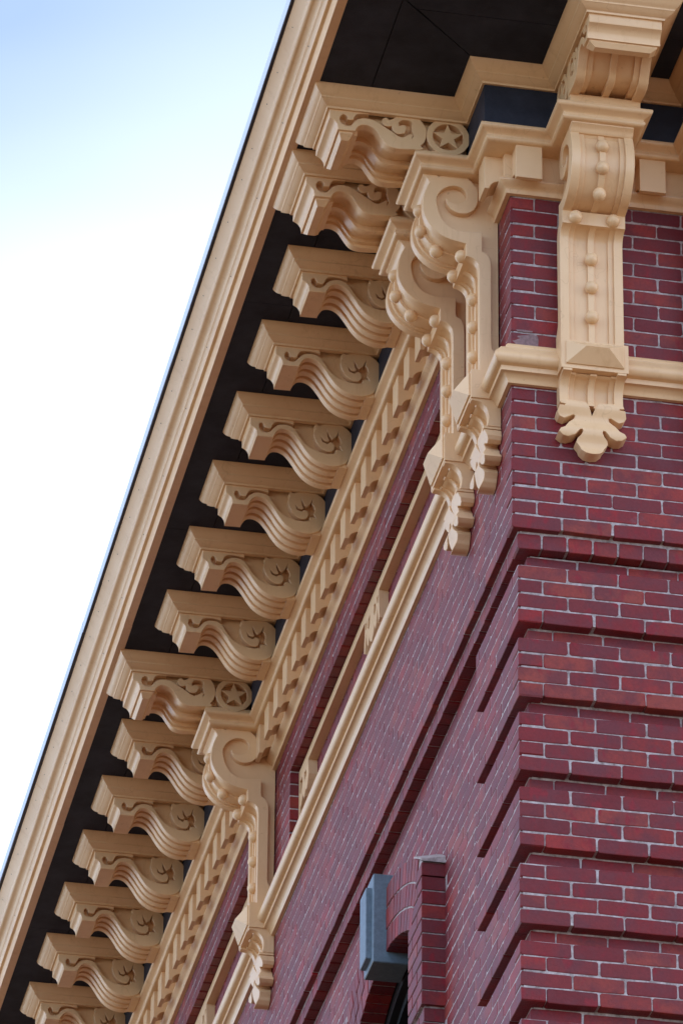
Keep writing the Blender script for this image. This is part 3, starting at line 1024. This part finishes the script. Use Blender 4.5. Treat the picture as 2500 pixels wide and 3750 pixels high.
# ------------------------------------------------------------------ fretwork boards in the frieze panels
def fretwork(p0, p1, label):
    yc = (p0 + p1) / 2
    root = empty('fretwork_board', (.066, yc, 1.40))
    tag(root, label, 'ornament', 'fretwork boards in the frieze panels')
    x0, x1 = .045, .0945
    L = (p1 - p0) / 2
    def fp(n, outer, holes, parent, bev=.0012):
        # outline in (y, z); slab faces -x
        me = prism_mesh(outer, holes, 0, 1, 0)
        for vv in me.vertices:
            a, t, z = vv.co
            vv.co = (x0 + (x1 - x0) * t - .066, a, z - 1.40)
        bm = bmesh.new(); bm.from_mesh(me); bmesh.ops.recalc_face_normals(bm, faces=bm.faces); bm.to_mesh(me); bm.free()
        return finish(n, me, CREAM, parent, 30)
    fp('rail', [(-L + .001, 1.4135), (-L + .001, 1.364), (-.168, 1.362), (.168, 1.362), (L - .001, 1.364), (L - .001, 1.4135)], [], root)
    # centre pendant: fan with leaf cut-outs
    half = [(0, 1.3615), (.165, 1.3615), (.165, 1.330), (.172, 1.29), (.180, 1.25), (.186, 1.205), (.160, 1.193), (.148, 1.24), (.128, 1.29), (.122, 1.262), (.108, 1.215), (.085, 1.195), (.062, 1.235), (.048, 1.205), (.020, 1.185), (0, 1.172)]
    outl = half + [(-a, b) for a, b in half[1:-1]][::-1]
    holes = []
    for s in (-1, 1):
        holes.append([(s * .045, 1.345), (s * .085, 1.335), (s * .098, 1.30), (s * .07, 1.275), (s * .045, 1.30)])
        holes.append([(s * .115, 1.345), (s * .145, 1.345), (s * .150, 1.315), (s * .122, 1.305)])
    fp('pendant', outl, holes, root)
    for s in (-1, 1):
        e = L - .002
        o = [(s * e, 1.3635), (s * (e - .245), 1.3635), (s * (e - .252), 1.33), (s * (e - .262), 1.278), (s * (e - .235), 1.235), (s * (e - .205), 1.212), (s * (e - .180), 1.238), (s * (e - .155), 1.206), (s * (e - .135), 1.20), (s * (e - .110), 1.240), (s * (e - .070), 1.200), (s * (e - .045), 1.19), (s * (e - .03), 1.15), (s * e, 1.14)]
        h = [[(s * (e - .03), 1.345), (s * (e - .09), 1.345), (s * (e - .10), 1.30), (s * (e - .06), 1.265), (s * (e - .03), 1.28)],
             [(s * (e - .14), 1.34), (s * (e - .19), 1.335), (s * (e - .20), 1.30), (s * (e - .15), 1.285)]]
        fp('corner_scroll', o, h, root)
    return root
fretwork(*BAYS[0], 'cream fretwork board with pendant in the long frieze panel between corner brackets and lone bracket')
fretwork(*BAYS[1], 'cream fretwork board in the frieze panel at the bottom left, beyond the lone scroll bracket')

# ------------------------------------------------------------------ arched window with brick hood and keystone
win = empty('arched_window', (S2, WY, -3.1))
tag(win, 'arched window with projecting brick hood and blue-grey keystone low on the side wall', 'window')
WO = Vector(win.location)
HX = -.0228
def wadd(n, me, m, sm=0, parent=None):
    me.transform(Matrix.Translation(-WO))
    return finish(n, me, m, parent or win, sm)
AMAX = math.radians(28.5)
rw = random.Random(3)
def soft_block(pts, x0, x1):
    c = (sum(p[0] for p in pts) / 4, sum(p[1] for p in pts) / 4)
    v = [(x1, p[0], p[1]) for p in pts] + [(x0 + .0022, p[0], p[1]) for p in pts]
    v += [(x0, c[0] + (p[0] - c[0]) * (1 - .0022 / abs(p[0] - c[0])), c[1] + (p[1] - c[1]) * (1 - .0022 / abs(p[1] - c[1]))) for p in pts]
    f = [(0, 1, 2, 3), (8, 9, 10, 11)] + [(k, (k + 1) % 4, 4 + (k + 1) % 4, 4 + k) for k in range(4)] + [(4 + k, 4 + (k + 1) % 4, 8 + (k + 1) % 4, 8 + k) for k in range(4)]
    return from_data(v, f)
for ring in range(3):
    ra, rc = R0 + .106 * ring, R0 + .106 * (ring + 1)
    rm = (ra + rc) / 2
    n = round(2 * AMAX * rm / .0685)
    for i in range(n):
        a0 = -AMAX + 2 * AMAX * i / n
        a1 = -AMAX + 2 * AMAX * (i + 1) / n
        if abs(rm * math.sin((a0 + a1) / 2)) < .085: continue
        g_ = .0042 / rm
        j = lambda: rw.uniform(-.0016, .0016)
        pts = [(WY + r * math.sin(a) + j(), ARCZ + r * math.cos(a) + j()) for a, r in ((a0 + g_, ra + .0045), (a1 - g_, ra + .0045), (a1 - g_, rc - .0045), (a0 + g_, rc - .0045))]
        wadd('brick', soft_block(pts, HX + rw.uniform(-.001, .0015), .086), BRICK)
# hood piers, cut along the springing line of the arch
def pier(side, zt, zb, x0, phase, outer):
    z, i, bh = zt, phase, .0675
    while z > zb + .02:
        z1 = z - bh
        lim = lambda q: max(WR, (q - ARCZ) * math.tan(AMAX)) if q > -.90 else WR
        cut = outer - .103 if i % 2 else outer - .2
        def quad(oa, ob_top, ob_bot):
            j = lambda: rw.uniform(-.0014, .0014)
            p = [(WY + side * (oa - .0045), z1 + .0045), (WY + side * (ob_bot + .0045), z1 + .0045), (WY + side * (ob_top + .0045), z - .0045), (WY + side * (oa - .0045), z - .0045)]
            return [(a + j(), b + j()) for a, b in p]
        t_, b_ = lim(z), lim(z1)
        if max(t_, b_) > cut - .03:
            wadd('brick', soft_block(quad(outer, t_, b_), x0 + rw.uniform(-.001, .001), .086), BRICK)
        else:
            wadd('brick', soft_block(quad(outer, cut, cut), x0 + rw.uniform(-.001, .001), .086), BRICK)
            wadd('brick', soft_block(quad(cut, t_, b_), x0 + rw.uniform(-.001, .001), .086), BRICK)
        z = z1
        i += 1
pier(-1, -.701, -1.376, HX, 0, .881)
pier(1, -.701, -1.376, HX, 1, .881)
pier(-1, -1.380, -3.05, HX + .013, 1, .865)
pier(1, -1.380, -3.05, HX + .013, 0, .865)
# mortar body of the hood
v, f = [], []
n = 30
def arc_strip(r0, r1, lim):
    t = math.asin(lim / r1)
    k0 = len(v)
    for i in range(n + 1):
        a = -t + 2 * t * i / n
        for r in (r0, r1):
            for x in (HX + .0055, .0875):
                v.append((x, WY + r * math.sin(a), ARCZ + r * math.cos(a)))
    for i in range(n):
        b = k0 + 4 * i
        c = b + 4
        f.extend([(b, b + 2, c + 2, c), (b + 1, c + 1, c + 3, b + 3), (b, c, c + 1, b + 1), (b + 2, b + 3, c + 3, c + 2)])
    f.extend([(k0, k0 + 1, k0 + 3, k0 + 2), (k0 + 4 * n, k0 + 4 * n + 2, k0 + 4 * n + 3, k0 + 4 * n + 1)])
arc_strip(R0 + .009, R3 - .006, .868)
for y0, y1 in ((1.7165, 1.990), (3.184, 3.4575)):
    box_data(HX + .0052, .0872, y0, y1, -1.372, -.83, v, f)
for y0, y1 in ((1.7325, 1.990), (3.184, 3.4415)):
    box_data(HX + .0182, .0874, y0, y1, -3.1, -1.372, v, f)
wadd('mortar', from_data(v, f), MORTAR)
# weathered mortar fillet on top of the hood shoulder
v, f = [], []
for i in range(9):
    y = 1.700 + .17 * i / 8
    zt = ARCZ + math.sqrt(R3 ** 2 - (y - WY) ** 2)
    v += [(HX - .002, y, zt - .002), (HX - .002, y, zt + .006), (.082, y, zt + .030), (.082, y, zt - .002)]
for i in range(8):
    b = 4 * i
    f += [(b, b + 1, b + 5, b + 4), (b + 1, b + 2, b + 6, b + 5), (b + 3, b, b + 4, b + 7)]
f += [(0, 3, 2, 1), (32, 33, 34, 35)]
wadd('mortar_fillet', from_data(v, f), MORTAR)
# keystone
v, f = [], []
ky, kt, kb = .099, -.391, -.820
v = [(-.081, WY - ky, kb), (-.081, WY + ky, kb), (-.081, WY + ky * 1.05, kt), (-.081, WY - ky * 1.05, kt), (.084, WY - ky, kb), (.084, WY + ky, kb), (.084, WY + ky * 1.05, kt), (.084, WY - ky * 1.05, kt)]
f = [(0, 1, 2, 3), (4, 7, 6, 5), (0, 4, 5, 1), (1, 5, 6, 2), (2, 6, 7, 3), (3, 7, 4, 0)]
key = wadd('keystone', bevelled(from_data(v, f), .004), STONE)
v, f = box_data(-.107, -.078, WY - .066, WY + .066, -.792, -.445)
wadd('keystone_panel', bevelled(from_data(v, f), .003), STONE, 0, key)
# frame and glass
n = 24
def arc_frame(ro, ri, hw_o, hw_i, x0, x1):
    v, f = [], []
    def loop(r, hw):
        pts = [(WY - hw, -3.1)]
        t = math.asin(hw / r)
        for i in range(n + 1):
            a = -t + 2 * t * i / n
            pts.append((WY + r * math.sin(a), ARCZ + r * math.cos(a)))
        pts.append((WY + hw, -3.1))
        return pts
    A, B = loop(ro, hw_o), loop(ri, hw_i)
    m = len(A)
    for x in (x0, x1):
        v += [(x, *p) for p in A] + [(x, *p) for p in B]
    for i in range(m - 1):
        f += [(i, i + 1, m + i + 1, m + i), (2 * m + i, 3 * m + i, 3 * m + i + 1, 2 * m + i + 1),
              (m + i, m + i + 1, 3 * m + i + 1, 3 * m + i), (i, 2 * m + i, 2 * m + i + 1, i + 1)]
    return from_data(v, f)
wadd('frame', arc_frame(R0 + .05, R0 - .055, WR + .03, WR - .055, .092, .16), FRAME, 30)
wadd('sash', arc_frame(R0 - .045, R0 - .095, WR - .045, WR - .095, .125, .175), FRAME, 30)
v, f = box_data(.170, .176, WY - WR + .02, WY + WR - .02, -3.1, -.80)
wadd('glass', from_data(v, f), GLASS)
